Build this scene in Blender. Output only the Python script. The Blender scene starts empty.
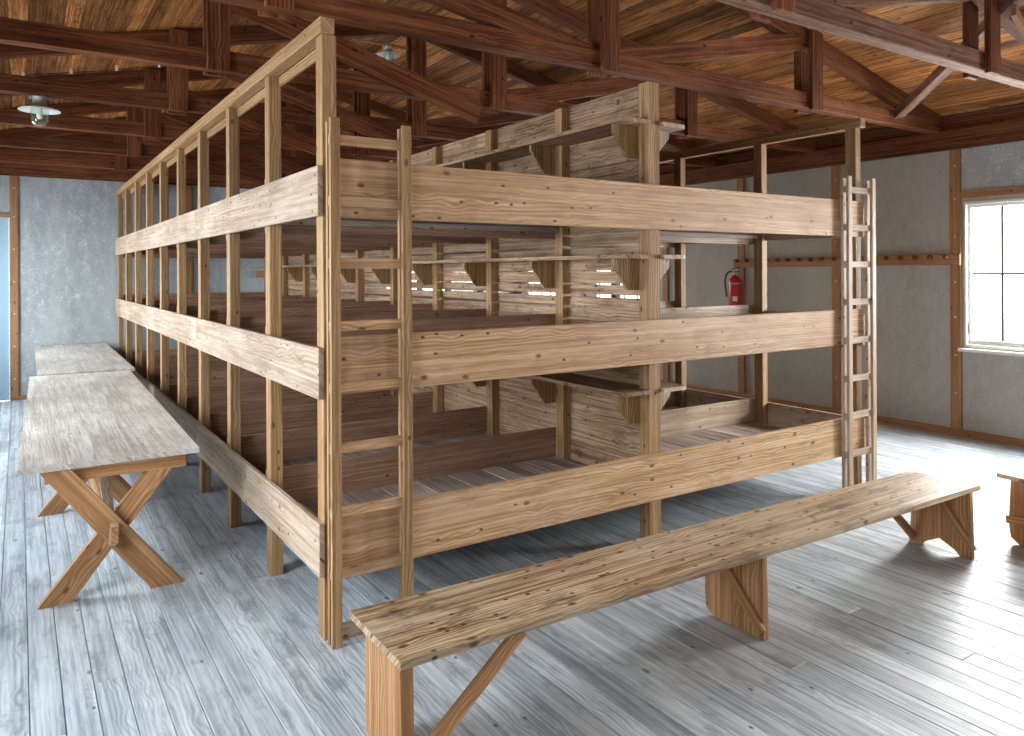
import bpy, math, random
from mathutils import Vector, Matrix
random.seed(7)
sc = bpy.context.scene
COL = sc.collection

# ------------------------------------------------------------------ camera
F, PX, PY, H = 747.0, 512.0, 272.0, 1.75
yaw, roll = math.radians(33.43), math.radians(-0.28)
fwd = Vector((math.sin(yaw), math.cos(yaw), 0))
r0 = fwd.cross(Vector((0, 0, 1))).normalized(); u0 = r0.cross(fwd)
rt = r0*math.cos(roll) + u0*math.sin(roll)
up = -r0*math.sin(roll) + u0*math.cos(roll)
cd = bpy.data.cameras.new('camera'); cam = bpy.data.objects.new('camera', cd); COL.objects.link(cam)
cd.sensor_width = 36; cd.sensor_fit = 'HORIZONTAL'; cd.lens = F*36/1024
cd.shift_y = (PY - 368)/1024; cd.clip_start = .02
cam.matrix_world = Matrix(((rt.x, up.x, -fwd.x, -1.2075), (rt.y, up.y, -fwd.y, -3.4585), (rt.z, up.z, -fwd.z, H), (0, 0, 0, 1)))
sc.camera = cam

# ------------------------------------------------------------------ world and daylight
w = bpy.data.worlds.new('sky'); sc.world = w; w.use_nodes = True
bg = w.node_tree.nodes['Background']; bg.inputs[0].default_value = (.86, .93, 1, 1); bg.inputs[1].default_value = 6.0
sc.view_settings.view_transform = 'Standard'; sc.view_settings.look = 'None'
sc.view_settings.exposure = 0.1; sc.view_settings.gamma = 1; sc.view_settings.use_curve_mapping = False

XL, XR, YB, YF = -2.46, 7.08, 9.03, -6.5            # inner faces of the room
WZ0, WZ1 = .94, 2.46                                # window opening heights
RIGHT_WIN = [(-.80, .47), (-3.3, -2.0), (-5.9, -4.6), (5.15, 6.45), (7.2, 8.5)]
BACK_WIN = (4.3, 5.7)                                # x range of the window in the back wall
LEFT_WIN = [(-3.6, -2.3), (-.9, .4), (1.8, 3.1), (4.4, 5.7), (7.0, 8.3)]
def daylight(name, x, y0, y1, side, power, col):
    l = bpy.data.lights.new(name, 'AREA'); l.shape = 'RECTANGLE'; l.size = WZ1-WZ0+.25; l.size_y = y1-y0+.25
    l.energy = power; l.color = col
    o = bpy.data.objects.new(name, l); COL.objects.link(o); o.location = (x+(.28 if side > 0 else -.28), (y0+y1)/2, (WZ0+WZ1)/2+.2)
    o.rotation_euler = (0, math.radians(62 if side > 0 else -62), 0)   # sky light comes in sloping down
PR = {-.80: 660, -3.3: 640, -5.9: 260, 5.15: 300, 7.2: 300}
for y0, y1 in RIGHT_WIN: daylight('window_daylight', XR+.42, y0, y1, 1, PR[y0], (1, .985, .96))
PL = {-3.6: 70, -.9: 240, 1.8: 270, 4.4: 290, 7.0: 300}
for y0, y1 in LEFT_WIN: daylight('window_daylight', XL-.42, y0, y1, -1, PL[y0], (.86, .93, 1))
l = bpy.data.lights.new('window_daylight', 'AREA'); l.shape = 'RECTANGLE'; l.size = BACK_WIN[1]-BACK_WIN[0]+.25; l.size_y = WZ1-WZ0+.25; l.energy = 160; l.color = (1, .985, .96)
o = bpy.data.objects.new('window_daylight', l); COL.objects.link(o); o.location = (sum(BACK_WIN)/2, YB+.70, (WZ0+WZ1)/2+.2); o.rotation_euler = (math.radians(-62), 0, 0)

# ------------------------------------------------------------------ node helpers
def mat(name):
    m = bpy.data.materials.new(name); m.use_nodes = True
    nt = m.node_tree; nt.nodes.clear()
    out = nt.nodes.new('ShaderNodeOutputMaterial'); b = nt.nodes.new('ShaderNodeBsdfPrincipled')
    nt.links.new(b.outputs[0], out.inputs[0]); return m, nt, b, out
class G:
    def __init__(s, nt): s.nt = nt
    def link(s, a, b): s.nt.links.new(a, b)
    def setv(s, sock, v):
        if hasattr(v, 'is_linked'): s.link(v, sock)
        else: sock.default_value = v
    def m(s, op, a, b=0.0, c=None, clamp=False):
        n = s.nt.nodes.new('ShaderNodeMath'); n.operation = op; n.use_clamp = clamp
        s.setv(n.inputs[0], a); s.setv(n.inputs[1], b)
        if c is not None: s.setv(n.inputs[2], c)
        return n.outputs[0]
    def comb(s, x, y, z):
        n = s.nt.nodes.new('ShaderNodeCombineXYZ'); s.setv(n.inputs[0], x); s.setv(n.inputs[1], y); s.setv(n.inputs[2], z); return n.outputs[0]
    def noise(s, v, scale=1.0, detail=3, rough=.55):
        n = s.nt.nodes.new('ShaderNodeTexNoise'); s.link(v, n.inputs['Vector']); n.inputs['Scale'].default_value = scale
        n.inputs['Detail'].default_value = detail; n.inputs['Roughness'].default_value = rough; return n.outputs[0]
    def voro(s, v, scale=1.0, feature='F1', dim='3D'):
        n = s.nt.nodes.new('ShaderNodeTexVoronoi'); n.voronoi_dimensions = dim; n.feature = feature; s.link(v, n.inputs['Vector']); n.inputs['Scale'].default_value = scale; return n
    def mix(s, f, a, b, mode='MIX'):
        n = s.nt.nodes.new('ShaderNodeMix'); n.data_type = 'RGBA'; n.blend_type = mode; n.clamp_factor = True
        s.setv(n.inputs[0], f); s.setv(n.inputs[6], a); s.setv(n.inputs[7], b); return n.outputs[2]
    def ramp(s, v, lo, hi):
        n = s.nt.nodes.new('ShaderNodeMapRange'); n.clamp = True
        s.link(v, n.inputs[0]); n.inputs[1].default_value = lo; n.inputs[2].default_value = hi; return n.outputs[0]
    def bump(s, h, strength, dist, bsdf):
        n = s.nt.nodes.new('ShaderNodeBump'); n.inputs['Strength'].default_value = strength; n.inputs['Distance'].default_value = dist
        s.link(h, n.inputs['Height']); s.link(n.outputs[0], bsdf.inputs['Normal'])
def rgb(*c): return (*c, 1)

def wood(name, light, mid, dark, rough=.6, knots=.5, grain=.5, vary=.35, wear=None, wear_amt=.4, spec=.35, rings=7, fine=.35, stain=0.0, nails=.15):
    """board wood: u along the length, v across, in metres; rnd = one number per board"""
    m, nt, b, out = mat(name); g = G(nt)
    uv = nt.nodes.new('ShaderNodeUVMap'); uv.uv_map = 'uv'
    sp = nt.nodes.new('ShaderNodeSeparateXYZ'); g.link(uv.outputs[0], sp.inputs[0]); u, v = sp.outputs[0], sp.outputs[1]
    at = nt.nodes.new('ShaderNodeAttribute'); at.attribute_name = 'rnd'; rn = at.outputs['Fac']
    z = g.m('MULTIPLY', rn, 37.0)
    # knots bend the grain around them
    kv = g.comb(g.m('MULTIPLY', u, 4.2), g.m('MULTIPLY', v, 7.5), z)
    vo = g.voro(kv, 1.0, dim='2D'); kd = vo.outputs['Distance']
    kn = g.m('SUBTRACT', 1.0, g.ramp(kd, .05, .115))
    kr = g.m('SUBTRACT', 1.0, g.ramp(kd, .0, .4))
    warp = g.noise(g.comb(g.m('MULTIPLY', u, .45), g.m('MULTIPLY', v, 2.6), z), 1.0, 1, .4)
    ring_src = g.m('ADD', g.m('MULTIPLY', warp, rings), g.m('ADD', g.m('MULTIPLY', v, 46.0), g.m('MULTIPLY', kr, 1.1)))
    ring = g.m('ABSOLUTE', g.m('SUBTRACT', g.m('FRACT', ring_src), .5))
    ring = g.ramp(ring, .0, .42)
    rmask = g.ramp(g.noise(g.comb(g.m('MULTIPLY', u, .5), g.m('MULTIPLY', v, 6.0), g.m('ADD', z, 3.0)), 1.0, 2, .5), .42, .62)
    ring = g.m('ADD', .5, g.m('MULTIPLY', g.m('SUBTRACT', ring, .5), rmask))
    streak = g.noise(g.comb(g.m('MULTIPLY', u, .9), g.m('MULTIPLY', v, 48.0), z), 1.0, 6, .65)
    fib = g.noise(g.comb(g.m('MULTIPLY', u, 7.0), g.m('MULTIPLY', v, 260.0), z), 1.0, 3, .6)
    blot = g.noise(g.comb(g.m('MULTIPLY', u, 1.6), g.m('MULTIPLY', v, 4.0), g.m('ADD', z, 11.0)), 1.0, 3, .6)
    f = g.m('ADD', g.m('MULTIPLY', g.m('SUBTRACT', ring, .5), grain*.55), g.m('ADD', g.m('MULTIPLY', g.m('SUBTRACT', streak, .5), grain*2.3), .55))
    f = g.m('ADD', f, g.m('MULTIPLY', g.m('SUBTRACT', fib, .5), fine*1.6), clamp=True)
    c = g.mix(f, rgb(*dark), rgb(*mid)); c2 = g.mix(g.ramp(f, .5, 1.0), c, rgb(*light))
    if wear:
        wn = g.noise(g.comb(g.m('MULTIPLY', u, 2.0), g.m('MULTIPLY', v, 30.0), g.m('ADD', z, 5.0)), 1.0, 6, .68)
        wf = g.m('MULTIPLY', g.ramp(g.m('ADD', wn, g.m('MULTIPLY', g.m('SUBTRACT', blot, .5), .6)), .42, .66), wear_amt)
        c2 = g.mix(wf, c2, rgb(*wear))
    if stain:
        sf = g.m('MULTIPLY', g.ramp(g.noise(g.comb(g.m('MULTIPLY', u, 3.1), g.m('MULTIPLY', v, 7.0), g.m('ADD', z, 23.0)), 1.0, 7, .72), .53, .66), stain)
        c2 = g.mix(sf, c2, rgb(*dark))
    tone = g.m('ADD', 1.0-vary*.5, g.m('MULTIPLY', rn, vary)); tone = g.m('MULTIPLY', tone, g.m('ADD', .84, g.m('MULTIPLY', blot, .32)))
    tc = g.comb(tone, tone, tone); c2 = g.mix(1.0, c2, tc, 'MULTIPLY')
    # only some cells hold a knot
    kp = nt.nodes.new('ShaderNodeSeparateColor'); g.link(vo.outputs['Color'], kp.inputs[0])
    has = g.m('GREATER_THAN', kp.outputs[0], 1.0-knots)
    c3 = g.mix(g.m('MULTIPLY', g.m('MULTIPLY', kn, has), .85), c2, rgb(*[x*.6 for x in dark]))
    # nail heads and small dark checks
    v2 = g.voro(g.comb(g.m('ADD', g.m('MULTIPLY', u, 6.5), 17.3), g.m('MULTIPLY', v, 11.0), g.m('ADD', z, 50.0)), 1.0, dim='2D')
    k2 = nt.nodes.new('ShaderNodeSeparateColor'); g.link(v2.outputs['Color'], k2.inputs[0])
    nf = g.m('MULTIPLY', g.m('SUBTRACT', 1.0, g.ramp(v2.outputs['Distance'], .05, .10)), g.m('GREATER_THAN', k2.outputs[1], 1.0-nails))
    c3 = g.mix(g.m('MULTIPLY', nf, .9), c3, rgb(*[x*.3 for x in dark]))
    g.link(c3, b.inputs['Base Color']); b.inputs['Roughness'].default_value = rough; b.inputs['Specular IOR Level'].default_value = spec
    h = g.m('ADD', g.m('MULTIPLY', fib, .5), g.m('ADD', streak, g.m('MULTIPLY', ring, .25)))
    g.bump(h, .55, .0025, b)
    return m

M = {}
M['pine']   = wood('pine_board', (.73, .50, .285), (.55, .345, .17), (.20, .09, .03), .5, .16, .55, .25, wear=(.70, .58, .45), wear_amt=.25, stain=.35, nails=.18)
M['pale']   = wood('worn_pine', (.60, .475, .34), (.45, .335, .225), (.20, .12, .065), .55, .14, .55, .25, wear=(.60, .53, .46), wear_amt=.4, stain=.4, nails=.3)
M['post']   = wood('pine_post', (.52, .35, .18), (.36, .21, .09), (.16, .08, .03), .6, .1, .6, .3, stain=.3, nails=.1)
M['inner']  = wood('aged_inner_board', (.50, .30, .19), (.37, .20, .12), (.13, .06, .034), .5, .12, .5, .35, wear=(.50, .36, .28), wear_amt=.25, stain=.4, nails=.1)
M['slat']   = wood('bed_slat', (.50, .42, .36), (.35, .275, .22), (.16, .11, .08), .45, .15, .5, .55, wear=(.55, .52, .50), wear_amt=.4)
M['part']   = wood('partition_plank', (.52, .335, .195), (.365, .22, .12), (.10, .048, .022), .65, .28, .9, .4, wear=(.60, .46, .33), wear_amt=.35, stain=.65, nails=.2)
M['bench']  = wood('bench_plank', (.60, .445, .26), (.42, .285, .15), (.085, .042, .018), .42, .45, .85, .15, wear=(.68, .58, .44), wear_amt=.45, stain=.75, spec=.5, nails=.55)
M['leg']    = wood('orange_pine', (.60, .35, .17), (.46, .24, .10), (.20, .085, .03), .6, .2, .6, .2, stain=.3, nails=.1)
M['table']  = wood('scrubbed_table_top', (.62, .60, .55), (.50, .475, .42), (.24, .20, .15), .42, .06, .5, .14, wear=(.70, .70, .66), wear_amt=.6, stain=.45, spec=.5, nails=.1)
M['floor']  = wood('limewashed_floor', (.57, .64, .69), (.43, .50, .55), (.15, .18, .20), .45, .05, .6, .3, wear=(.68, .73, .76), wear_amt=.5, stain=.65, spec=.5, nails=.04)
M['truss']  = wood('dark_truss_timber', (.27, .092, .034), (.155, .046, .015), (.03, .009, .004), .7, .12, .65, .45, wear=(.38, .18, .09), wear_amt=.2, stain=.4, spec=.15)
M['trussg'] = wood('greyed_truss_timber', (.30, .15, .09), (.19, .088, .05), (.05, .022, .012), .7, .15, .75, .3, wear=(.36, .24, .18), wear_amt=.35, stain=.5, spec=.15)
M['roof']   = wood('roof_board', (.64, .27, .068), (.34, .12, .03), (.05, .016, .005), .7, .2, .8, 1.15, wear=(.72, .38, .15), wear_amt=.35, stain=.65, spec=.15)
M['batten'] = wood('wall_batten', (.50, .28, .13), (.37, .185, .08), (.16, .07, .03), .6, .08, .4, .2)

def plain(name, col, rough=.5, metal=0.0, noise=0.0, spec=.5):
    m, nt, b, out = mat(name); g = G(nt)
    b.inputs['Base Color'].default_value = rgb(*col); b.inputs['Roughness'].default_value = rough
    b.inputs['Metallic'].default_value = metal; b.inputs['Specular IOR Level'].default_value = spec
    if noise:
        tc = nt.nodes.new('ShaderNodeTexCoord'); n = g.noise(tc.outputs['Object'], 30.0, 4, .6)
        g.link(g.mix(g.m('MULTIPLY', g.ramp(n, .4, .7), noise), rgb(*col), rgb(*[c*.55 for c in col])), b.inputs['Base Color'])
    return m
M['white'] = plain('window_paint', (.70, .72, .68), .5, noise=.3)
M['lead'] = plain('glazing_bar_paint', (.055, .05, .045), .6, noise=.3)
M['enamel'] = plain('white_enamel', (.80, .82, .80), .25, noise=.1)
M['grey'] = plain('grey_cast_metal', (.42, .43, .43), .45, .3, noise=.3)
M['red'] = plain('red_lacquer', (.50, .012, .022), .3, noise=.15)
M['black'] = plain('black_rubber', (.015, .015, .016), .5, noise=.2)
M['paper'] = plain('paper_label', (.75, .72, .68), .6, noise=.1)
M['steel'] = plain('screw_steel', (.62, .60, .56), .35, .8, noise=.2)
M['bulb'] = plain('frosted_bulb', (.80, .84, .62), .4, noise=.05)
M['door'] = plain('pale_blue_door_paint', (.30, .45, .56), .5, noise=.15)

def wallmat(name, a, b_, c_, scale=1.0, scratch=.5, speck=.4):
    m, nt, b, out = mat(name); g = G(nt)
    tc = nt.nodes.new('ShaderNodeTexCoord'); P = tc.outputs['Object']
    mp = nt.nodes.new('ShaderNodeMapping'); g.link(P, mp.inputs[0]); mp.inputs['Scale'].default_value = (1, 1, .45)
    n1 = g.noise(mp.outputs[0], 1.5*scale, 6, .65); n2 = g.noise(mp.outputs[0], 14*scale, 6, .7); n3 = g.noise(P, 90*scale, 3, .6)
    col = g.mix(g.ramp(n1, .3, .7), rgb(*a), rgb(*b_)); col = g.mix(g.m('MULTIPLY', g.ramp(n2, .42, .68), .55), col, rgb(*b_))
    # fibre swirls of the pressed wood-wool board
    dv = nt.nodes.new('ShaderNodeVectorMath'); dv.operation = 'ADD'; g.link(P, dv.inputs[0])
    nn = nt.nodes.new('ShaderNodeTexNoise'); g.link(P, nn.inputs['Vector']); nn.inputs['Scale'].default_value = 9*scale; nn.inputs['Detail'].default_value = 4
    g.link(nn.outputs[1], dv.inputs[1])
    vo = g.voro(dv.outputs[0], 7*scale, 'DISTANCE_TO_EDGE'); sf = g.m('SUBTRACT', 1.0, g.ramp(vo.outputs['Distance'], .0, .05))
    col = g.mix(g.m('MULTIPLY', g.m('MULTIPLY', sf, g.ramp(n2, .42, .62)), scratch), col, rgb(*c_))
    col = g.mix(g.m('MULTIPLY', g.ramp(n3, .58, .72), speck), col, rgb(*c_))
    col = g.mix(g.m('MULTIPLY', g.ramp(n3, .40, .30), speck*.8), col, rgb(*[x*.5 for x in a]))
    g.link(col, b.inputs['Base Color']); b.inputs['Roughness'].default_value = .85
    g.bump(g.m('ADD', n3, g.m('MULTIPLY', n2, 1.2)), .5, .004, b)
    return m
M['wall_r'] = wallmat('grey_fibre_wallboard', (.30, .295, .27), (.41, .405, .375), (.60, .585, .54), 1.0, .5, .6)
M['wall_b'] = wallmat('blue_grey_wallboard', (.25, .28, .29), (.42, .465, .475), (.70, .74, .75), .8, .9, .6)

M['wall_f'] = wallmat('dark_grey_wallboard', (.16, .15, .14), (.22, .21, .19), (.3, .28, .26), .8, .5, .35)

gm, nt, b, out = mat('window_glass'); g = G(nt)
tr = nt.nodes.new('ShaderNodeBsdfTransparent'); gl = nt.nodes.new('ShaderNodeBsdfGlossy'); gl.inputs['Roughness'].default_value = .03
mx = nt.nodes.new('ShaderNodeMixShader'); mx.inputs[0].default_value = .08
g.link(tr.outputs[0], mx.inputs[1]); g.link(gl.outputs[0], mx.inputs[2]); g.link(mx.outputs[0], out.inputs[0]); nt.nodes.remove(b)
M['glass'] = gm
gm, nt, b, out = mat('lamp_glass'); g = G(nt)
tr = nt.nodes.new('ShaderNodeBsdfTransparent'); tr.inputs[0].default_value = (.86, .93, .92, 1)
gl = nt.nodes.new('ShaderNodeBsdfGlossy'); gl.inputs['Roughness'].default_value = .08
lw = nt.nodes.new('ShaderNodeLayerWeight'); lw.inputs[0].default_value = .35
mx = nt.nodes.new('ShaderNodeMixShader'); g.link(lw.outputs['Facing'], mx.inputs[0])
g.link(tr.outputs[0], mx.inputs[1]); g.link(gl.outputs[0], mx.inputs[2]); g.link(mx.outputs[0], out.inputs[0]); nt.nodes.remove(b)
M['lampglass'] = gm

# ------------------------------------------------------------------ mesh helpers
class MB:
    """collects boards and shapes in world space; build() links ONE mesh object"""
    def __init__(s): s.v = []; s.f = []; s.uv = []; s.rn = []; s.mi = []; s.cur = 0; s.sm = []
    def _face(s, idx, uvs, r, smooth=False):
        s.f.append(idx); s.uv.append(uvs); s.rn.append(r); s.mi.append(s.cur); s.sm.append(smooth)
    def box(s, c, L, W, T, l, w_, t, ch=.002, r=None):
        """c centre, L/W/T unit axes, l/w_/t full sizes, chamfer ch"""
        r = random.random() if r is None else r
        ou, ov = random.random()*40, random.random()*40
        hx, hy, hz = l/2, w_/2, t/2; ch = min(ch, hx*.4, hy*.4, hz*.4)
        if L.cross(W).dot(T) < 0: T = -T
        base = len(s.v); loc = []
        for sx in (-1, 1):
            for sy in (-1, 1):
                for sz in (-1, 1):
                    for k in range(3):
                        p = [sx*(hx-ch), sy*(hy-ch), sz*(hz-ch)]
                        p[k] = (sx*hx, sy*hy, sz*hz)[k]; loc.append(p)
        for p in loc: s.v.append(c + L*p[0] + W*p[1] + T*p[2])
        def vi(sx, sy, sz, k): return ((sx > 0)*4 + (sy > 0)*2 + (sz > 0))*3 + k
        def uvof(i, ax):
            x, y, z = loc[i]
            if ax == 0: return (ou + y*.05, ov + z + y)
            if ax == 1: return (ou + x, ov + z + 7)
            return (ou + x, ov + y)
        def add(ids, ax, nrm):
            a, b_, c_ = (Vector(loc[i]) for i in ids[:3])
            if (b_-a).cross(c_-b_).dot(Vector(nrm)) < 0: ids = ids[::-1]
            s._face([base+i for i in ids], [uvof(i, ax) for i in ids], r)
        for k in range(3):
            for sg in (-1, 1):
                o = [j for j in range(3) if j != k]; ids = []
                for a, b_ in ((-1, -1), (1, -1), (1, 1), (-1, 1)):
                    q = [0, 0, 0]; q[k] = sg; q[o[0]] = a; q[o[1]] = b_; ids.append(vi(*q, k))
                n = [0, 0, 0]; n[k] = sg; add(ids, k, n)
        for k in range(3):
            o = [j for j in range(3) if j != k]
            for a in (-1, 1):
                for b_ in (-1, 1):
                    q0 = [0]*3; q1 = [0]*3; q0[k] = -1; q1[k] = 1; q0[o[0]] = q1[o[0]] = a; q0[o[1]] = q1[o[1]] = b_
                    ids = [vi(*q0, o[0]), vi(*q1, o[0]), vi(*q1, o[1]), vi(*q0, o[1])]
                    n = [0]*3; n[o[0]] = a; n[o[1]] = b_; add(ids, o[0] if o[0] else o[1], n)
        for sx in (-1, 1):
            for sy in (-1, 1):
                for sz in (-1, 1): add([vi(sx, sy, sz, k) for k in range(3)], 1, (sx, sy, sz))
        return s
    def ab(s, x0, x1, y0, y1, z0, z1, ch=.002, r=None, along=None):
        """axis-aligned board; its grain follows the longest side"""
        d = [x1-x0, y1-y0, z1-z0]; ax = [Vector((1, 0, 0)), Vector((0, 1, 0)), Vector((0, 0, 1))]
        o = sorted(range(3), key=lambda i: -d[i])
        if along is not None: o.remove(along); o = [along]+o
        return s.box(Vector(((x0+x1)/2, (y0+y1)/2, (z0+z1)/2)), ax[o[0]], ax[o[1]], ax[o[2]], d[o[0]], d[o[1]], d[o[2]], ch, r)
    def beam(s, p0, p1, wdir, w_, t, ch=.002, r=None):
        p0 = Vector(p0); p1 = Vector(p1); L = (p1-p0); l = L.length; L = L/l
        W = Vector(wdir); W = (W - L*W.dot(L)).normalized(); T = L.cross(W)
        return s.box((p0+p1)/2, L, W, T, l, w_, t, ch, r)
    def prism(s, pts, plane, a0, a1, r=None, along=0):
        """polygon pts (a,b) extruded from a0 to a1; plane 'xz' extrudes in y, 'yz' in x, 'xy' in z"""
        r = random.random() if r is None else r; ou, ov = random.random()*40, random.random()*40
        def P(a, b_, h): return {'xz': Vector((a, h, b_)), 'yz': Vector((h, a, b_)), 'xy': Vector((a, b_, h))}[plane]
        base = len(s.v); n = len(pts)
        for h in (a0, a1):
            for a, b_ in pts: s.v.append(P(a, b_, h))
        ar = sum(pts[i][0]*pts[(i+1) % n][1]-pts[(i+1) % n][0]*pts[i][1] for i in range(n))
        flip = (ar > 0) == (plane != 'xz')
        if isinstance(along, tuple):
            n_ = math.hypot(*along); ax_, az_ = along[0]/n_, along[1]/n_
            uvp = lambda p: (ou+p[0]*ax_+p[1]*az_, ov-p[0]*az_+p[1]*ax_)
        else: uvp = lambda p: (ou+p[0], ov+p[1]) if along == 0 else (ou+p[1], ov+p[0])
        f0 = list(range(n)); f1 = [n+i for i in range(n)]
        A = f0[::-1] if flip else f0; B = f1 if flip else f1[::-1]
        s._face([base+i for i in A], [uvp(pts[i]) for i in A], r); s._face([base+i for i in B], [uvp(pts[i-n]) for i in B], r)
        for i in range(n):
            j = (i+1) % n; q = [i, j, n+j, n+i]; uvq = [uvp(pts[i]), uvp(pts[j])]; d = a1-a0
            uvq += [(uvq[1][0], uvq[1][1]+d), (uvq[0][0], uvq[0][1]+d)]
            if not flip: q = q[::-1]; uvq = uvq[::-1]
            s._face([base+k for k in q], uvq, r)
        return s
    def lathe(s, c, prof, n=24, axis=None):
        """profile of (radius, height) turned about the vertical through c"""
        base = len(s.v); c = Vector(c); A = Vector(axis or (0, 0, 1)).normalized()
        X = A.orthogonal().normalized(); Y = A.cross(X)
        for rr, z in prof:
            for i in range(n):
                t = 2*math.pi*i/n; s.v.append(c + (X*math.cos(t)+Y*math.sin(t))*max(rr, 1e-5) + A*z)
        for k in range(len(prof)-1):
            for i in range(n):
                j = (i+1) % n
                s._face([base+k*n+i, base+k*n+j, base+(k+1)*n+j, base+(k+1)*n+i], [(i/n, k), (j/n, k), (j/n, k+1), (i/n, k+1)], .5, True)
        return s
    def tube(s, pts, rad, n=8):
        pts = [Vector(p) for p in pts]; base = len(s.v); m = len(pts)
        for k, p in enumerate(pts):
            d = (pts[min(k+1, m-1)]-pts[max(k-1, 0)]).normalized(); X = d.cross(Vector((.3, .5, .81))).normalized(); Y = d.cross(X)
            for i in range(n):
                t = 2*math.pi*i/n; s.v.append(p+(X*math.cos(t)+Y*math.sin(t))*rad)
        for k in range(m-1):
            for i in range(n):
                j = (i+1) % n; s._face([base+k*n+i, base+k*n+j, base+(k+1)*n+j, base+(k+1)*n+i], [(0, 0)]*4, .5, True)
        s._face([base+i for i in range(n)][::-1], [(0, 0)]*n, .5); s._face([base+(m-1)*n+i for i in range(n)], [(0, 0)]*n, .5)
        return s
    def build(s, name, material, parent=None):
        """origin at the parent's place; vertices become relative to it"""
        org = Vector((0, 0, 0)); q = parent
        while q is not None: org = org + q.location; q = q.parent
        me = bpy.data.meshes.new(name)
        if parent is None:
            xs = [v.x for v in s.v]; ys = [v.y for v in s.v]; zs = [v.z for v in s.v]
            org = Vector(((min(xs)+max(xs))/2, (min(ys)+max(ys))/2, min(zs)))
        me.from_pydata([v-org for v in s.v], [], s.f)
        ul = me.uv_layers.new(name='uv'); k = 0
        for uvs in s.uv:
            for t in uvs: ul.data[k].uv = t; k += 1
        at = me.attributes.new('rnd', 'FLOAT', 'FACE'); at.data.foreach_set('value', s.rn)
        for m in (material if isinstance(material, list) else [material]): me.materials.append(M[m])
        me.polygons.foreach_set('material_index', s.mi); me.polygons.foreach_set('use_smooth', s.sm)
        me.update(); o = bpy.data.objects.new(name, me); COL.objects.link(o)
        if parent is None: o.location = org
        else: o.parent = parent
        return o
def B(*a, **k): return MB().ab(*a, **k)
def thing(name, label, cat, loc, group=None):
    o = bpy.data.objects.new(name, None); COL.objects.link(o); o.location = loc; o.empty_display_size = .1
    o['label'] = label; o['category'] = cat
    if group: o['group'] = group
    return o
def tag(o, label, cat, group=None):
    o['label'] = label; o['category'] = cat
    if group: o['group'] = group
    return o
def struct(mb, name, material, parent=None):
    o = mb.build(name, material, parent)
    if parent is None: o['kind'] = 'structure'
    return o
rj = lambda a: random.uniform(-a, a)

# ------------------------------------------------------------------ the room
fl = MB(); x = XL; W_ = .1165
while x < XR:
    y = YF; x1 = min(x+W_, XR)
    cuts = sorted([YF, YB] + [random.uniform(YF+1, YB-1) for _ in range(3)])
    for a, b_ in zip(cuts[:-1], cuts[1:]):
        if b_-a > .02: fl.ab(x+.0015, x1-.0015, a+.0005, b_-.0005, -.03, rj(.001), ch=.002, along=1)
    x += W_
fl.ab(XL-.2, XR+.2, YF-.2, YB+.2, -.08, -.031)
struct(fl, 'floor', 'floor')

def wall_with_openings(x0, x1, wins, name, m):
    mb = MB(); zt = 3.42
    ys = [YF-.2]
    for a, b_ in sorted(wins): ys += [a, b_]
    ys.append(YB+.2)
    for i in range(0, len(ys), 2): mb.ab(x0, x1, ys[i], ys[i+1], -.08, zt, ch=0)
    for a, b_ in wins: mb.ab(x0, x1, a, b_, -.08, WZ0, ch=0); mb.ab(x0, x1, a, b_, WZ1, zt, ch=0)
    return struct(mb, name, m)
wall_with_openings(XR, XR+.14, RIGHT_WIN, 'wall_right', 'wall_r')
wall_with_openings(XL-.14, XL, LEFT_WIN, 'wall_left', 'wall_b')
struct(MB().ab(-2.40, -1.315, YB, YB+.14, 2.58, 3.17, ch=0).ab(-1.315, BACK_WIN[0], YB, YB+.14, -.08, 3.17, ch=0).ab(BACK_WIN[1], XR, YB, YB+.14, -.08, 3.17, ch=0).ab(*BACK_WIN, YB, YB+.14, -.08, WZ0, ch=0).ab(*BACK_WIN, YB, YB+.14, WZ1, 3.17, ch=0).ab(XL-.14, -2.40, YB, YB+.14, -.08, 3.17, ch=0), 'wall_back', 'wall_b')
struct(B(XL-.14, XR+.14, YF-.14, YF, -.08, 4.5, ch=0), 'wall_front', 'wall_f')
# gable boards above the back wall
RZ = lambda x: 3.38 + .225*((XR-x) if x > 2.31 else (x-XL))
gb = MB(); z = 3.17
while z < 4.5:
    z1 = min(z+.16, 4.5); dx = max(0, (z-3.38)/.225)
    a, b_ = XL+max(0, dx-.3), XR-max(0, dx-.3)
    if b_ > a: gb.ab(a, b_, YB, YB+.03, z+.002, z1-.002)
    z = z1
gb.prism([(XL-.1, 3.15), (XR+.1, 3.15), (XR+.1, 3.42), (2.31, RZ(2.31)+.03), (XL-.1, 3.42)], 'xz', YB+.031, YB+.06)
struct(gb, 'trim_1', 'truss')
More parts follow.
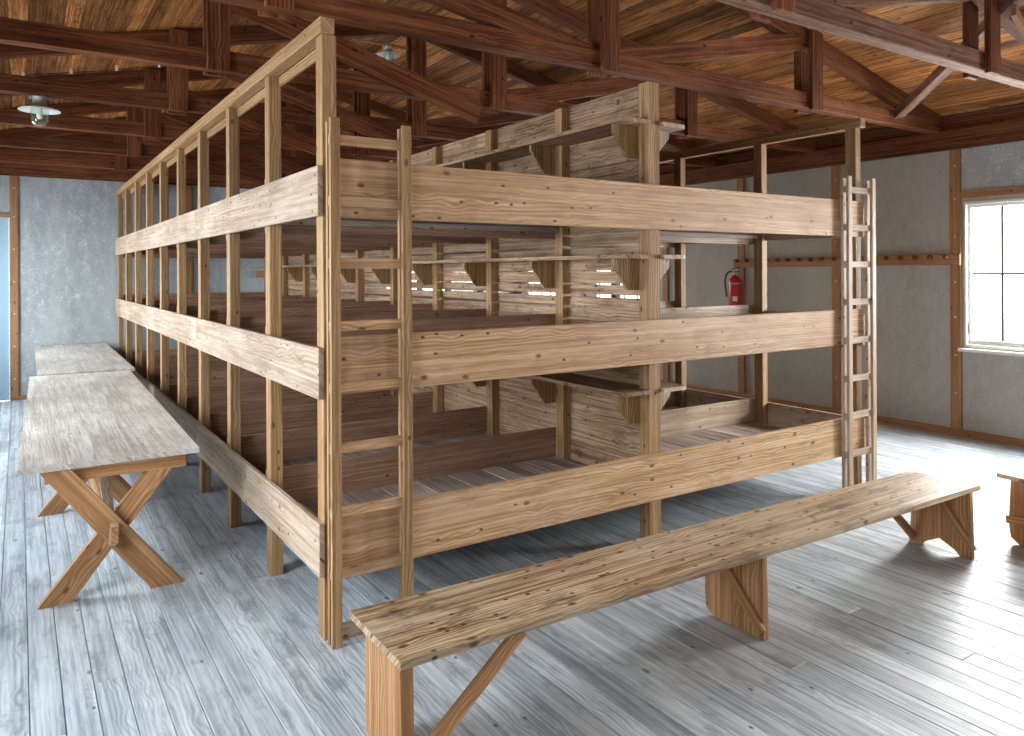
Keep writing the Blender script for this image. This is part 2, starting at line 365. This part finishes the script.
# the two roof slopes: boards running the length of the building
ce = MB(); pitch = math.atan(.225)
for side in (-1, 1):
    xr = 2.31; d = 0; wall = XR+.3 if side > 0 else XL-.3; n = int(abs(wall-xr)/math.cos(pitch)/.122)+1
    Wd = Vector((side*math.cos(pitch), 0, -math.sin(pitch))); Nn = Vector((side*math.sin(pitch), 0, math.cos(pitch)))
    top = Vector((xr, 0, RZ(xr)))
    for i in range(n):
        cuts = sorted([YF-.2, YB+.2] + [random.choice([-3.8, -2.3, -.74, .72, 2.2, 3.78, 5.3, 6.83]) for _ in range(2)])
        for a, b_ in zip(cuts[:-1], cuts[1:]):
            if b_-a < .05: continue
            c = top + Wd*((i+.5)*.122) + Nn*.0125; c.y = (a+b_)/2
            ce.box(c + Nn*rj(.004), Vector((0, 1, 0)), Wd, Nn*1.0, b_-a-.002, .1225 if i % 2 else .1145, .022, .002)
    c = top + Wd*(n*.061) + Nn*.045; c.y = (YF+YB)/2
    ce.box(c, Vector((0, 1, 0)), Wd, Nn, YB-YF+.5, n*.122, .02, 0, .1)
struct(ce, 'ceiling', 'roof')
# wall plates and battens
struct(MB().ab(XR-.12, XR, YF, YB, 3.06, 3.22).ab(XR-.05, XR, YF, YB, 3.025, 3.058).ab(XR-.07, XR, YF, YB, 3.225, 3.36), 'trim_2', 'truss')
struct(MB().ab(XL, XL+.12, YF, YB, 3.06, 3.22), 'trim_3', 'truss')
struct(MB().ab(XL, XR, YB-.05, YB, 3.15, 3.30).ab(XL, XR, YB-.03, YB, 3.12, 3.148), 'trim_4', 'truss')
struct(MB().ab(XR-.035, XR, YF, YB, 0, .07), 'baseboard_right', 'batten')
struct(MB().ab(-1.31, XR, YB-.03, YB, 0, .06), 'baseboard_back', 'batten')
k = 5
def batten(x0, x1, y0, y1, z0, z1, screws):
    global k
    o = struct(B(x0, x1, y0, y1, z0, z1), 'trim_%d' % k, 'batten'); k += 1
    s = MB()
    for (p, ax) in screws: s.lathe(p, [(0, .006), (.006, .005), (.010, 0)], 8, ax)
    if screws: s.build('screw_heads', 'steel', o)
    return o
for yc in (.55, 1.935, 3.365, 4.8, 6.82, 8.85):
    batten(XR-.028, XR, yc-.055, yc+.055, .07, 3.02, [((XR-.028, yc, z), (-1, 0, 0)) for z in (.45, .85, 1.25, 1.62, 2.1, 2.5, 2.85)])
batten(XR-.028, XR, -.98, -.87, .07, 3.02, [])
batten(XR-.028, XR, -.87, .495, 2.50, 2.575, [])
struct(B(XR-.005, XR+.0, -.87, .495, 2.58, 3.02), 'trim_%d' % k, 'wall_b'); k += 1
batten(-1.31, -1.215, YB-.028, YB, .0, 3.12, [((-1.262, YB-.028, z), (0, -1, 0)) for z in (.3, .75, 1.2, 1.65, 2.1, 2.55, 2.95)])
for xc in (1.0, 3.3, 6.2): batten(xc-.05, xc+.05, YB-.028, YB, .06, 3.12, [])
batten(-2.4, -1.31, YB-.028, YB+.0, 2.54, 2.60, [])
# door left of the batten on the back wall
d = struct(B(-2.39, -1.325, YB+.03, YB+.07, 0, 2.57), 'door_1', 'door')
MB().ab(-2.27, -1.47, YB+.02, YB+.031, .2, 1.15).ab(-2.27, -1.47, YB+.02, YB+.031, 1.35, 2.4).build('door_panel', 'door', d)
MB().ab(-1.324, -1.312, YB-.01, YB+.14, 0, 2.57).build('door_frame', 'white', d)
MB().tube([(-2.32, YB+.03, 1.05), (-2.32, YB-.03, 1.05), (-2.2, YB-.03, 1.05)], .009).build('door_handle', 'grey', d)

def window(n, y0, y1, side):
    xin = XR if side > 0 else XL; s = side
    X = lambda a, b_: (min(xin+s*a, xin+s*b_), max(xin+s*a, xin+s*b_))
    o = bpy.data.objects.new('window_%d' % n, None); COL.objects.link(o); o.location = (xin, (y0+y1)/2, WZ0); o['kind'] = 'structure'
    f = MB()   # casing in the opening
    for a, b_, c, d_ in ((y0, y0+.022, WZ0, WZ1), (y1-.022, y1, WZ0, WZ1), (y0+.022, y1-.022, WZ0, WZ0+.03), (y0+.022, y1-.022, WZ1-.03, WZ1)):
        f.ab(*X(-.012, .14), a, b_, c, d_)
    f.build('window_frame', 'white', o)
    a0, a1, c0, c1 = y0+.022, y1-.022, WZ0+.03, WZ1-.03; sa = MB()
    for a, b_, c, d_ in ((a0, a0+.03, c0, c1), (a1-.03, a1, c0, c1), (a0+.03, a1-.03, c0, c0+.05), (a0+.03, a1-.03, c1-.035, c1)):
        sa.ab(*X(.03, .07), a, b_, c, d_)
    sa.build('sash', 'white', o)
    mu = MB(); g0, g1, h0, h1 = a0+.03, a1-.03, c0+.05, c1-.035; nb = 4
    for i in range(1, nb): yy = g0+(g1-g0)*i/nb; mu.ab(*X(.04, .06), yy-.011, yy+.011, h0, h1)
    zm = h0+(h1-h0)*.5; mu.ab(*X(.041, .059), g0, g1, zm-.011, zm+.011)
    mu.build('glazing_bars', 'lead', o)
    B(*X(.049, .052), g0, g1, h0, h1, ch=0).build('pane', 'glass', o)
    B(*X(-.07, .0), y0-.03, y1+.04, WZ0-.045, WZ0-.012).build('window_sill', 'white', o)
    MB().ab(*X(.018, .03), a1-.035, a1-.02, c0+.12, c0+.24).ab(*X(.0, .018), a1-.03, a1-.024, c0+.15, c0+.2).build('latch', 'grey', o)
    return o
n = 1
for y0, y1 in RIGHT_WIN: window(n, y0, y1, 1); n += 1
for y0, y1 in LEFT_WIN: window(n, y0, y1, -1); n += 1
o = window(n, -.7, .7, 1); o.location = (sum(BACK_WIN)/2, YB, WZ0); o.rotation_euler = (0, 0, math.radians(90))

# ------------------------------------------------------------------ the bunk block
NB = 9
PYS = [0.0] + [.90+.985*i for i in range(NB)]      # front faces of the posts, front to back
PD, PW = .09, .07                                  # post depth and width
XP = [(0, PW), (2.11, 2.18), (4.36, 4.43)]         # left, centre, right post lines
TIER = [(.305, .60), (1.168, 1.445), (2.015, 2.298)]
SIDE = [(.31, .56), (1.15, 1.395), (2.02, 2.26)]
SLAT = [.385, 1.25, 2.10]
YEND = PYS[-1]+PD
bk = thing('bunk_bed', 'long block of three-tier wooden bunk beds filling the middle of the barrack room', 'bunk bed', (2.2, 4.4, 0))
for i, y in enumerate(PYS):
    for j, (a, b_) in enumerate(XP):
        top = 2.89 if j != 1 else 2.95
        e = .03 if j == 1 and i == 0 else 0
        B(a+rj(.002), b_+e+rj(.002), y, y+PD, 0, top, ch=.003, along=2).build('post', 'post', bk)
B(-.015, .055, -.02, YEND+.02, 2.89, 2.965, ch=.003).build('top_rail', 'post', bk)
B(.055, .07, .05, YEND, 2.83, 2.888, ch=.002).build('rail_batten', 'post', bk)
B(4.375, 4.445, -.035, YEND+.02, 2.89, 2.965, ch=.003).build('top_rail', 'post', bk)
for t in range(3):
    z0, z1 = TIER[t]
    o = B(.035, 4.42, -.03, -.001, z0, z1, ch=.003).build('front_board', 'pine' , bk)
    s0, s1 = SIDE[t]
    for xa, xb in ((-.03, -.001), (4.431, 4.46)):
        # two lengths of board, butted at a post
        for ya, yb in ((-.012, PYS[3]+.04), (PYS[3]+.043, YEND)):
            B(xa, xb, ya, yb, s0, s1, ch=.003).build('side_board', 'pale', bk)
    for i in range(1, NB+1):
        y = PYS[i]+PD
        zb = 1.99 if t == 2 else z0
        for xa, xb in ((.002, 2.178), (2.212, 4.428)):
            B(xa, xb, y+.001, y+.027, zb, z1+rj(.006), ch=.002).build('divider_board', 'inner' if xa < 1 else 'pale', bk)  # right dividers coloured paler to stand for window light falling on them
    for i in range(NB):
        ya = (0.002 if i == 0 else PYS[i]+PD+.029); yb = PYS[i+1]+PD-.002
        for xa, xb in ((.072, 2.105), (2.215, 4.355)):
            mb = MB(); x = xa; zt = SLAT[t]
            if xa > 1: mb.cur = 0
            while x < xb-.03:
                w_ = random.uniform(.115, .135); x1 = min(x+w_, xb)
                mb.ab(x+.003, x1-.003, ya, yb, zt-.022+rj(.002), zt+rj(.003), ch=.003, along=1); x = x1
            mb.ab(xa, xb, ya+.01, ya+.05, zt-.062, zt-.026); mb.ab(xa, xb, yb-.05, yb-.01, zt-.062, zt-.026)
            mb.build('bed_base', 'slat', bk)
# plank wall down the middle: tight at the bottom and top, open joints on the middle tier
for t, (z, zt, p, gap) in enumerate(((.31, 1.22, .182, .0015), (1.24, 2.10, .0858, .009), (2.115, 2.965, .175, .002))):
    while z < zt-.03:
        z1 = min(z+p*random.uniform(.93, 1.07), zt); gg = gap if t != 1 else random.choice([.004, .010, .015, .015])
        cuts = [0.03, PYS[2]+.04, PYS[4]+.04, PYS[6]+.04, PYS[8]+.04, YEND]
        for a, b_ in zip(cuts[:-1], cuts[1:]):
            q = rj(.004) if t == 1 else rj(.001); tw = gg + abs(rj(.006 if t == 1 else .001))
            B(2.182, 2.206, a+.001, b_-.001, z+q+tw/2, z1+q-tw/2, ch=.002).build('partition_plank', 'part', bk)
        z = z1
    bk_planks = None
# head shelves on brackets, both sides of the plank wall
for zs in (.98, 1.83, 2.675):
    for side in (-1, 1):
        mb = MB()
        if side < 0:
            mb.prism([(1.88, .0), (1.90, -.022), (1.95, -.03), (2.108, -.03), (2.108, YEND), (1.88, YEND)], 'xy', zs, zs+.025, along=1)
            for a, b_ in zip(PYS[:-1], PYS[1:]): mb.ab(2.109, 2.18, a+PD+.002, b_-.002, zs, zs+.0245, along=1)
        else:
            mb.prism([(2.212, -.03), (2.39, -.03), (2.415, -.02), (2.42, .0), (2.42, YEND), (2.212, YEND)], 'xy', zs, zs+.025, along=1)
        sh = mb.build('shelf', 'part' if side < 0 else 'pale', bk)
        for i, y in enumerate(PYS[:-1]):
            y0 = y+PD+.002; y1 = y0+.026
            if side < 0: pts = [(1.905, zs-.001), (1.905, zs-.045), (2.02, zs-.20), (2.178, zs-.20), (2.178, zs-.001)]
            else:
                pts = [(2.213, zs-.001), (2.213, zs-.20), (2.27, zs-.17), (2.385, zs-.05), (2.385, zs-.001)]
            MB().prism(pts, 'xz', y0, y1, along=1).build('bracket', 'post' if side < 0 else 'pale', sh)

# ------------------------------------------------------------------ ladders
def ladder(x0, x1, label, skip=0, cleat=False, m=('post', 'pine')):
    o = thing('ladder', label, 'ladder', ((x0+x1)/2, -.09, 0), 'ladders on the front of the bunks')
    yb = -.034; zt = 2.475; rw = .048
    for xa in (x0, x1-rw):
        jt = rj(.004)
        B(xa+.002, xa+rw-.004, yb-.022, yb, 0, zt-.01, ch=.002).build('back_rail', m[0], o)
        B(xa, xa+rw, yb-.07, yb-.048, 0, zt+jt, ch=.002).build('front_rail', m[0], o)
    for i in range(8):
        zc = .33+i*.293+rj(.006)
        B(x0+.006, x1-.004, yb-.0475, yb-.0225, zc-.024, zc+.024, ch=.002).build('rung', m[1], o)
    if cleat: B(x0+.02, x0+.37, -.012, .02, 0, .055).build('foot_cleat', 'pale', o)
    return o
ladder(.0, .415, 'tall narrow wooden ladder fixed upright to the near left corner of the bunks', cleat=False)
ladder(4.10, 4.47, 'tall narrow wooden ladder fixed upright to the far right end of the bunk front', m=('pale', 'pale'))
tag(B(.075, .40, -.032, .02, 0, .055).build('floor_cleat', 'pale'), 'short wooden batten on the floor at the foot of the left ladder', 'batten')

# ------------------------------------------------------------------ benches
def bench(name, label, corners, zt, th, legs, braces):
    cx = sum(c[0] for c in corners)/4; cy = sum(c[1] for c in corners)/4
    o = thing(name, label, 'bench', (cx, cy, 0), 'low wooden benches')
    a, b_, c_, d_ = [Vector(q) for q in corners]; ml, mr = a.lerp(d_, .56), b_.lerp(c_, .56); e = Vector((0, .0012))
    MB().prism([a, b_, mr-e, ml-e], 'xy', zt-th, zt, along=0, r=.6).prism([ml+e, mr+e, c_, d_], 'xy', zt-th, zt-.001, along=0, r=.45).build('seat', 'bench', o)
    for (xa, xb, ya, yb, arch) in legs:
        z1 = zt-th-.001
        if arch: pts = [(ya, 0), (ya+.07, 0), (ya+.10, .03), ((ya+yb)/2, .075), (yb-.10, .03), (yb-.07, 0), (yb, 0), (yb-.03, z1), (ya+.01, z1)]
        else: pts = [(ya, 0), (yb-.06, 0), (yb-.01, .035), (yb, .10), (yb, .18), (yb-.012, z1), (ya+.01, z1)]
        MB().prism(pts, 'yz', xa, xb, along=1).build('leg', 'leg', o)
    for p0, p1, wd, w_, t in braces: MB().beam(p0, p1, wd, w_, t).build('brace', 'leg', o)
    return o
bench('bench', 'long low knotty wooden bench standing in front of the bunk beds',
      [(-.15, -1.17), (3.63, -1.25), (3.61, -.84), (-.15, -.71)], .45, .03,
      [(-.125, -.075, -1.12, -.80, False), (1.725, 1.758, -1.165, -.80, False), (3.585, 3.62, -1.22, -.84, True)],
      [((.36, -1.137, .41), (-.10, -1.137, .045), (1, 0, -1), .055, .024),
       ((1.713, -.835, .39), (1.713, -1.165, .04), (0, 1, -1), .05, .02),
       ((3.574, -.98, .41), (3.574, -1.235, .06), (0, 1, -1), .045, .02),
       ((3.14, -.88, .41), (3.56, -.88, .05), (1, 0, 1), .05, .024)])
bench('bench', 'wooden bench at the right edge, only its left end in view beside the long bench',
      [(3.97, -1.62), (6.6, -1.62), (6.6, -1.17), (4.02, -1.17)], .45, .03,
      [(4.09, 4.125, -1.55, -1.21, False), (6.3, 6.335, -1.55, -1.21, False)],
      [((4.078, -1.20, .15), (4.078, -1.5, .17), (0, 0, 1), .05, .02), ((4.13, -1.5, .08), (4.55, -1.5, .41), (1, 0, -1), .05, .024)])

# ------------------------------------------------------------------ tables
def table(label, corners, xs, label_top=None):
    cx = sum(c[0] for c in corners)/4; cy = sum(c[1] for c in corners)/4
    o = thing('trestle_table', label, 'table', (cx, cy, 0), 'long tables end to end')
    a, b_, c_, d_ = [Vector(q) for q in corners]; tt = MB(); e = Vector((.0008, 0)); cut = [0, .23, .41, .62, .80, 1]
    for p, q in zip(cut[:-1], cut[1:]):
        tt.prism([a.lerp(b_, p)+e, a.lerp(b_, q)-e, d_.lerp(c_, q)-e, d_.lerp(c_, p)+e], 'xy', .722, .75+rj(.0006), along=1)
    tt.build('tabletop', 'table', o)
    for (y, dx) in xs:
        B(-1.10+dx, -.41+dx, y+.0, y+.045, .645, .72).build('apron', 'leg', o)
        # crossed legs, halved together; feet cut level with the floor
        a = [(-1.125+dx, .72), (-.985+dx, .72), (-.43+dx, .0), (-.60+dx, .0)]
        b_ = [(-.555+dx, .72), (-.425+dx, .72), (-.98+dx, .0), (-1.135+dx, .0)]
        MB().prism(a, 'xz', y-.045, y-.001, along=(.54, -.72)).build('leg', 'leg', o)
        MB().prism(b_, 'xz', y+.002-.0, y+.046, along=(.565, .72)).build('leg', 'leg', o)
    for (y0, dx), (y1, dx1) in zip(xs[:-1], xs[1:]):
        B(-.80+dx, -.765+dx, y0-.10 if y0 == xs[0][0] else y0+.05, y1, .30, .385).build('stretcher', 'leg', o)
    y0, dx = xs[0]
    MB().prism([(-.81+dx, .29), (-.775+dx, .285), (-.77+dx, .33), (-.755+dx, .345), (-.765+dx, .40), (-.80+dx, .405)], 'xz', y0-.075, y0-.047, along=1).build('wedge', 'pale', o)
    MB().beam((-.79+dx, y0+.06, .40), (-.79+dx, y0+1.0, .70), (1, 0, 0), .05, .03).build('brace', 'pale', o)
    return o
table('nearer of two long scrubbed tables on crossed legs, left of the bunks',
      [(-1.22, 1.105), (-.345, 1.12), (-.25, 5.2), (-1.125, 5.23)], [(1.16, 0), (2.92, .03), (4.9, .07)])
table('farther of two long scrubbed tables, its end against the back wall',
      [(-1.06, 5.36), (-.185, 5.34), (-.155, 8.97), (-1.03, 8.97)], [(5.6, .1), (7.1, .11), (8.7, .12)])

# ------------------------------------------------------------------ roof trusses
TY = [-.80, .66, 2.15, 3.72, 5.25, 6.77, 8.2]
where = ['dark roof truss nearest the camera, cutting the top right corner above the window',
         'roof truss crossing just above the near left corner post of the bunks',
         'roof truss second behind the near bunk corner, its chord starting top left',
         'roof truss that carries the white enamel lamp at the left',
         'roof truss just behind the one carrying the left lamp',
         'roof truss second from the back wall',
         'roof truss closest to the back wall']
SL = [.18, .17, .29, .25, .25, .25, .25]
for i, yt in enumerate(TY):
    m = 'trussg' if i < 1 else 'truss'
    t = thing('roof_truss', where[i], 'roof truss', (2.31, yt, 3.21), 'timber roof trusses across the room')
    th = .11
    B(XL+.005, XR-.005, yt, yt+th, 3.21, 3.35, ch=.005).build('bottom_chord', m, t)
    for sd in (-1, 1):
        xw = XR-.06 if sd > 0 else XL+.06; ht = .15
        za, zb = RZ(xw)-.004-ht/2, RZ(2.31)-.004-ht/2
        MB().beam((xw, yt+th/2, za), (2.31+sd*.01, yt+th/2, zb), (0, 0, 1), ht, th-.01, .004).build('rafter', m, t)
        # inner strut from the foot of the king post out to the side hanger
        s_ = SL[i] if sd < 0 else .225
        xa, xb = 2.31+sd*.10, 2.31+sd*2.30
        if sd < 0 and i >= 2:   # lapped onto the front face of the chord
            MB().beam((2.14, yt-.026, 3.123), (.06, yt-.026, 3.123+.29*2.08), (0, 0, 1), .17, .046, .004).build('strut', m, t)
        else:
            MB().beam((xa, yt+th/2-.014, 3.30), (xb, yt+th/2-.014, 3.30+s_*abs(xb-xa)), (0, 0, 1), .15, th-.03, .004).build('strut', m, t)
    for xc in (-.055, 2.31, 4.74):
        ztop = RZ(xc)-.01
        B(xc-.04, xc+.115, yt-.047, yt-.002, 3.19, ztop, ch=.004).build('hanger', 'truss', t)
        B(xc-.03, xc+.13, yt+th+.002, yt+th+.045, 3.19, ztop, ch=.004).build('hanger', 'truss', t)
t = thing('wind_brace', 'crossed diagonal timbers bracing two roof trusses at the top right corner', 'roof brace', (5.6, -.1, 3.4))
MB().beam((6.12, .63, 3.30), (4.86, -.97, 3.74), (1, 0, 0), .10, .075).build('timber', 'trussg', t)
MB().beam((4.86, -.93, 3.64), (5.9, -.75, 3.34), (0, 0, 1), .08, .035).build('timber', 'batten', t)

# ------------------------------------------------------------------ lamps
def lamp(c, label, sc_=1.0):
    o = thing('ceiling_lamp', label, 'lamp', c, 'white ceiling lamps'); s_ = sc_; x, y, z = c
    MB().lathe(c, [(0, 0), (.055*s_, 0), (.06*s_, -.012*s_), (.05*s_, -.02*s_), (.05*s_, -.07*s_), (.062*s_, -.078*s_), (.062*s_, -.088*s_), (0, -.088*s_)], 20).build('lamp_holder', 'grey', o)
    MB().lathe(c, [(.055*s_, -.085*s_), (.06*s_, -.08*s_), (.148*s_, -.112*s_), (.152*s_, -.12*s_), (.144*s_, -.119*s_), (.05*s_, -.092*s_)], 40).build('lamp_shade', 'enamel', o)
    g_ = MB().lathe(c, [(.066*s_, -.09*s_), (.068*s_, -.15*s_), (.066*s_, -.19*s_), (.055*s_, -.225*s_), (.03*s_, -.243*s_), (0, -.248*s_)], 24).build('glass_globe', 'lampglass', o)
    MB().lathe(c, [(.014*s_, -.088*s_), (.014*s_, -.11*s_), (.02*s_, -.125*s_), (.024*s_, -.15*s_), (.02*s_, -.18*s_), (0, -.19*s_)], 16).build('bulb', 'bulb', o)
    MB().ab(x-.075*s_, x+.075*s_, y-.012, y+.012, z-.025*s_, z-.001, ch=.002).build('mounting_bar', 'grey', o)
    return o
lamp((-1.06, 3.775, 3.208), 'white enamel lamp with clear glass globe hanging under the truss, upper left')
tag(B(1.62, 2.23, 3.70, 3.73, 4.10, 4.125).build('mounting_board', 'leg'), 'thin wooden board high on a king post that carries the small far lamp', 'board')
lamp((2.0, 3.715, 4.098), 'small white lamp seen through the roof trusses above the bunks', .8)
# electric cable pinned under the roof boards on the left
cb = thing('electric_cable', 'thin cable on white insulators running under the roof at upper left', 'cable', (-.8, 4.93, 3.7))
pts = [Vector((-1.75+.195*i, 4.93, RZ(-1.75+.195*i)-.055-.004*math.sin(i*1.3))) for i in range(10)]
MB().tube(pts, .004, 6).build('wire', 'black', cb)
for p in pts[1::2]: MB().lathe(p+Vector((0, 0, -.012)), [(0, 0), (.012, 0), (.012, .03), (.008, .052)], 10).build('insulator', 'enamel', cb)

# ------------------------------------------------------------------ coat rail and extinguisher on the right wall
cr = thing('coat_rail', 'long brown wooden peg rail along the right wall beside the fire extinguisher', 'coat rail', (XR-.04, 1.95, 1.80), 'peg rails on the walls')
B(XR-.056, XR-.03, .49, 3.47, 1.80, 1.915, ch=.003).build('rail', 'batten', cr)
for i in range(18):
    y = .62+i*.162
    MB().lathe((XR-.056, y, 1.878), [(0, .060), (.022, .057), (.027, .046), (.022, .036), (.012, .03), (.012, 0)], 12, axis=(-1, 0, .25)).build('peg', 'truss', cr)
cr = thing('coat_rail', 'short brown wooden peg rail on the back wall seen through the bunks', 'coat rail', (2.9, YB-.04, 1.66), 'peg rails on the walls')
B(2.02, 4.2, YB-.056, YB-.03, 1.68, 1.79, ch=.003).build('rail', 'batten', cr)
ex = thing('fire_extinguisher', 'red fire extinguisher with black hose hanging on the right wall', 'fire extinguisher', (XR-.14, 3.37, 1.25))
c = Vector((XR-.14, 3.37, 1.27)); r_ = .08
MB().lathe(c, [(0, 0), (r_*.92, 0), (r_, .012), (r_, .345), (r_*.9, .375), (r_*.6, .40), (.025, .415), (.022, .43), (0, .43)], 28).build('cylinder', 'red', ex)
MB().lathe(c+Vector((0, 0, .425)), [(0, 0), (.026, 0), (.026, .03), (.018, .04), (.018, .06), (0, .062)], 16).build('valve', 'grey', ex)
MB().beam(c+Vector((0, .05, .50)), c+Vector((0, -.085, .535)), (1, 0, 0), .022, .012).beam(c+Vector((0, .03, .465)), c+Vector((0, -.085, .475)), (1, 0, 0), .02, .01).build('handle', 'black', ex)
hp = []
for i in range(15):
    a = i/14; hp.append(c+Vector((-.02-.03*math.sin(a*math.pi), .03+.10*math.sin(min(1, a*1.25)*math.pi*.62), .465+.02*math.sin(a*math.pi)*(1-a)*3-.34*a**1.5)))
MB().tube(hp, .011, 8).build('hose', 'black', ex)
lb = MB(); n_ = 8; ba = len(lb.v)
for k2 in range(n_):
    t0 = math.radians(180+18)+math.radians(46)*k2/n_; t1 = math.radians(180+18)+math.radians(46)*(k2+1)/n_
    for rr in (r_+.0015,):
        q = [c+Vector((math.cos(t)*rr, math.sin(t)*rr, z)) for t, z in ((t0, .07), (t1, .07), (t1, .135), (t0, .135))]
        b0 = len(lb.v); lb.v += q; lb._face([b0, b0+1, b0+2, b0+3], [(0, 0)]*4, .5)
lb.build('label', 'paper', ex)
MB().ab(XR-.066, XR-.029, 3.345, 3.395, 1.30, 1.62).lathe(c+Vector((0, 0, .30)), [(r_+.001, 0), (r_+.003, .001), (r_+.003, .018), (r_+.001, .019)], 28).build('wall_bracket', 'grey', ex)
